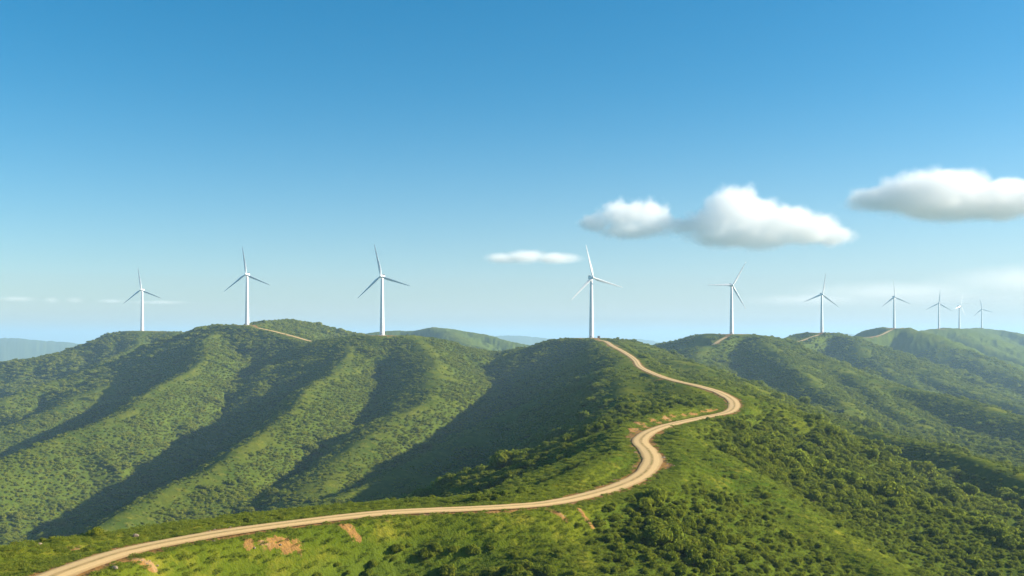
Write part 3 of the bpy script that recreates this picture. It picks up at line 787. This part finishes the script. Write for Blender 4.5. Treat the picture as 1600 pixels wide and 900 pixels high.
# ------------------------------------------------------------------ loose stones on the worn patches, and a few boulders
def stone_mesh(seed, sub=2):
    bm = bmesh.new(); bmesh.ops.create_icosphere(bm, subdivisions=sub, radius=1); rg = np.random.default_rng(seed)
    cuts = [(Vector(rg.normal(size=3)).normalized(), rg.uniform(.55, .85)) for _ in range(7)]
    for v in bm.verts:
        for n_, d_ in cuts:
            e = v.co.dot(n_) - d_
            if e > 0: v.co -= n_ * e
        v.co.z *= .65
    me = bpy.data.meshes.new('rock'); bm.to_mesh(me); bm.free(); me.materials.append(M_rock); return me
x, y = scatter(100, 330, .8, seed=90); b = grid_lookup(BARE, x, y); rd = grid_lookup(RD, x, y); rg = np.random.default_rng(91)
k = (b > .35) & (rd > 3.6) & (rg.uniform(0, 1, len(x)) < .55); x, y = x[k], y[k]
st_obj = [hidden_proto('stone', stone_mesh(400 + q, 1)) for q in range(3)]
point_cloud('gravel', np.stack([x, y, grid_lookup(H, x, y)], 1), .07 + .22 * rg.uniform(0, 1, len(x)) ** 3, st_obj, 'loose stones on the bare earth beside the road')
for q, (px, py, d, sz, lb) in enumerate([(211, 839, 154, .5, 'pale boulder in the grass above the lower road at left'), (62, 851, 142, .35, 'small pale rock on the grassy bank at the far left'),
                                     (180, 889, 132, .5, 'pale rock on the brown earth patch below the road, bottom left'), (1037, 716, 252, .5, 'pale rock beside the outer edge of the double road bend')]):
    xx, yy = ground_at(px, py); o = link('boulder', stone_mesh(500 + q), None, (xx, yy, float(grid_lookup(H, np.array([xx]), np.array([yy]))[0]) + sz * .25))
    o.scale = (sz * 1.3, sz, sz); o.rotation_euler = (0, 0, q * 1.3); tag(o, lb, 'rock')

# ------------------------------------------------------------------ air
bpy.ops.mesh.primitive_cube_add(size=1, location=(0, 0, 0)); hz = bpy.context.object; hz.name = 'haze'
hz.scale = (86000, 86000, 0); top, bot = 190.0, float(H.min()) - 1.5
hz.scale[2] = top - bot; hz.location = (0, 0, (top + bot) / 2); tag(hz, 'thin blue haze in the air', kind='stuff')
m, nt, out = new_mat('haze')
pv = nt.nodes.new('ShaderNodeVolumePrincipled'); pv.inputs['Color'].default_value = (.50, .76, 1.0, 1); pv.inputs['Density'].default_value = 1.0e-4; pv.inputs['Anisotropy'].default_value = .1
nt.links.new(pv.outputs[0], out.inputs['Volume']); hz.data.materials.append(m)

# ------------------------------------------------------------------ clouds (volumes far away and high above the haze)
def cloud(label, cx, cy_, wpx, d, lobes, dens, soft=.36, nscale=4.6, namp=1.25, step=1.0):
    """lobes in units of half the cloud width: (x, y, z, rx, ry, rz)"""
    half = wpx / F * d / 2; x, y, z = P(cx, cy_, d)
    bm = bmesh.new()
    for (lx, ly, lz, rx, ry, rz) in lobes:
        bmesh.ops.create_icosphere(bm, subdivisions=3, radius=1, matrix=Matrix.Translation((lx, ly, lz)) @ Matrix.Diagonal((rx * 1.12, ry * 1.12, rz * 1.12, 1)))
    me = bpy.data.meshes.new('cloud'); bm.to_mesh(me); bm.free()
    o = link('cloud', me, None, (x, y, z)); o.scale = (half, half, half)
    rm = o.modifiers.new('union', 'REMESH'); rm.mode = 'VOXEL'; rm.voxel_size = .035; rm.adaptivity = 0
    m, nt, out = new_mat('cloud_vapour')
    tc = nt.nodes.new('ShaderNodeTexCoord').outputs['Object']
    wv = nt.nodes.new('ShaderNodeTexNoise'); wv.inputs['Scale'].default_value = nscale; wv.inputs['Detail'].default_value = 7; wv.inputs['Roughness'].default_value = .62
    nt.links.new(tc, wv.inputs['Vector'])
    best = None
    for (lx, ly, lz, rx, ry, rz) in lobes:
        sub = nd(nt, 'ShaderNodeVectorMath', operation='SUBTRACT'); nt.links.new(tc, sub.inputs[0]); sub.inputs[1].default_value = (lx, ly, lz)
        dv_ = nd(nt, 'ShaderNodeVectorMath', operation='DIVIDE'); nt.links.new(sub.outputs[0], dv_.inputs[0]); dv_.inputs[1].default_value = (rx, ry, rz)
        ln = nd(nt, 'ShaderNodeVectorMath', operation='LENGTH'); nt.links.new(dv_.outputs[0], ln.inputs[0])
        f = mth(nt, 'SUBTRACT', 1.0, ln.outputs['Value'])
        best = f if best is None else mth(nt, 'SMOOTH_MAX', best, f, .12)
    v = mth(nt, 'ADD', best, mth(nt, 'MULTIPLY', mth(nt, 'SUBTRACT', wv.outputs['Fac'], .56), namp))
    v = mth(nt, 'MULTIPLY', v, 1 / soft, clamp=True)
    v = mth(nt, 'MULTIPLY', mth(nt, 'MULTIPLY', v, v), dens)
    sct = nt.nodes.new('ShaderNodeVolumeScatter'); sct.inputs['Color'].default_value = (1, 1, 1, 1); sct.inputs['Anisotropy'].default_value = 0
    nt.links.new(v, sct.inputs['Density']); nt.links.new(sct.outputs[0], out.inputs['Volume'])
    m.cycles.volume_step_rate = step
    me.materials.append(m)
    tag(o, label, 'cloud'); return o
cloud('left one of the two touching puffy white clouds above the middle turbines', 982, 342, 172, 9000,
      [(-.1, 0, .05, .55, .5, .38), (.35, .1, .08, .50, .45, .40), (-.6, 0, -.08, .40, .4, .22), (.1, 0, -.2, .85, .5, .22), (.6, .1, -.06, .42, .4, .24), (.95, .1, -.12, .35, .4, .20)], .006)
cloud('widest puffy white cloud of the middle pair, its right end trailing low', 1194, 350, 300, 9000,
      [(-.30, 0, .16, .40, .4, .30), (-.1, .1, .10, .42, .4, .27), (-.55, 0, 0, .34, .35, .22), (.2, 0, .0, .42, .4, .24), (.45, 0, -.06, .42, .4, .20), (.75, .1, -.12, .30, .3, .13),
       (-.15, 0, -.12, .85, .45, .18)], .006)
cloud('large white cloud cut off by the right edge of the sky', 1494, 312, 388, 9500,
      [(-.25, 0, .07, .42, .4, .20), (-.05, 0, .10, .36, .35, .20), (-.6, 0, .0, .36, .3, .13), (.4, .1, .04, .42, .4, .17), (.75, 0, 0, .40, .4, .18), (.1, 0, -.06, .9, .4, .14), (-.15, .1, -.02, .5, .4, .17)], .006)
cloud('small faint flat cloud left of the pair, beside the tallest turbine', 830, 404, 192, 12000,
      [(-.1, 0, .03, .5, .5, .15), (-.45, 0, .0, .42, .4, .12), (.4, 0, 0, .55, .5, .12)], .0085, .8, 4, .8)
cloud('long thin cloud bank low over the right-hand hills', 1460, 452, 620, 26000,
      [(.5, 0, .03, .7, .3, .12), (-.15, 0, -.02, .75, .3, .085), (.75, 0, .02, .5, .3, .13), (-.55, .1, -.05, .5, .3, .05), (.1, 0, -.05, .95, .3, .09)], .0008, .9, 4, .6)
cloud('faint row of tiny low puffs above the left horizon', 150, 469, 330, 24000,
      [(-.42, 0, .0, .10, .15, .045), (-.2, 0, .0, .11, .15, .045), (.15, 0, -.01, .2, .2, .03), (-.75, 0, .01, .28, .2, .04), (.6, 0, -.02, .4, .2, .028)], .0013, .8, 9, .7)

# ------------------------------------------------------------------ sky and sun
w = bpy.data.worlds.new('World'); sc.world = w; w.use_nodes = True; nt = w.node_tree; nt.nodes.clear()
sky = nt.nodes.new('ShaderNodeTexSky'); sky.sky_type = 'NISHITA'; sky.sun_disc = False
sky.sun_elevation = R(SUN_EL); sky.sun_rotation = R(SUN_AZ); sky.altitude = 600; sky.air_density = 1.0; sky.dust_density = .9; sky.ozone_density = 3.0
bg = nt.nodes.new('ShaderNodeBackground'); bg.inputs[1].default_value = .070
wo = nt.nodes.new('ShaderNodeOutputWorld'); hs = nt.nodes.new('ShaderNodeHueSaturation'); hs.inputs['Saturation'].default_value = 1.42; hs.inputs['Value'].default_value = .92; hs.inputs['Hue'].default_value = .487
nt.links.new(sky.outputs[0], hs.inputs['Color']); tcw = nt.nodes.new('ShaderNodeTexCoord').outputs['Generated']; sx = nt.nodes.new('ShaderNodeSeparateXYZ'); nt.links.new(tcw, sx.inputs[0])
low = mth(nt, 'POWER', mth(nt, 'SUBTRACT', 1.0, mth(nt, 'MULTIPLY', mth(nt, 'ABSOLUTE', sx.outputs[2]), 3.8), clamp=True), 2.0)   # pale brightening put into the sky colour near the horizon, stronger towards the sun
low = mth(nt, 'MULTIPLY', low, mth(nt, 'ADD', .42, mth(nt, 'MULTIPLY', sx.outputs[0], .45)), clamp=True)
nt.links.new(mixc(nt, low, hs.outputs[0], (3.5, 4.1, 4.75)), bg.inputs[0]); nt.links.new(bg.outputs[0], wo.inputs[0])
sl = bpy.data.lights.new('sun', 'SUN'); sl.energy = 5.0; sl.angle = R(.5); sl.color = (1, .90, .74)
so = bpy.data.objects.new('sun', sl); COL.objects.link(so)
dv = Vector((math.sin(R(SUN_AZ)) * math.cos(R(SUN_EL)), math.cos(R(SUN_AZ)) * math.cos(R(SUN_EL)), math.sin(R(SUN_EL))))
so.rotation_euler = dv.to_track_quat('Z', 'Y').to_euler()

# ------------------------------------------------------------------ camera and render settings
cam = bpy.data.cameras.new('camera'); cam.sensor_width = 36; cam.lens = 36 * F / 1600; cam.shift_y = (HY - 450) / 1600
cam.clip_start = 1; cam.clip_end = 120000
co = bpy.data.objects.new('camera', cam); COL.objects.link(co); co.location = (0, 0, 0); co.rotation_euler = (R(90), 0, 0); sc.camera = co
sc.view_settings.view_transform = 'Standard'; sc.view_settings.look = 'None'; sc.view_settings.exposure = 1.27; sc.view_settings.gamma = 1
cy = sc.cycles; cy.max_bounces = 20; cy.diffuse_bounces = 3; cy.glossy_bounces = 2; cy.transmission_bounces = 3; cy.volume_bounces = 16; cy.use_denoising = True; cy.volume_max_steps = 256; cy.transparent_max_bounces = 8
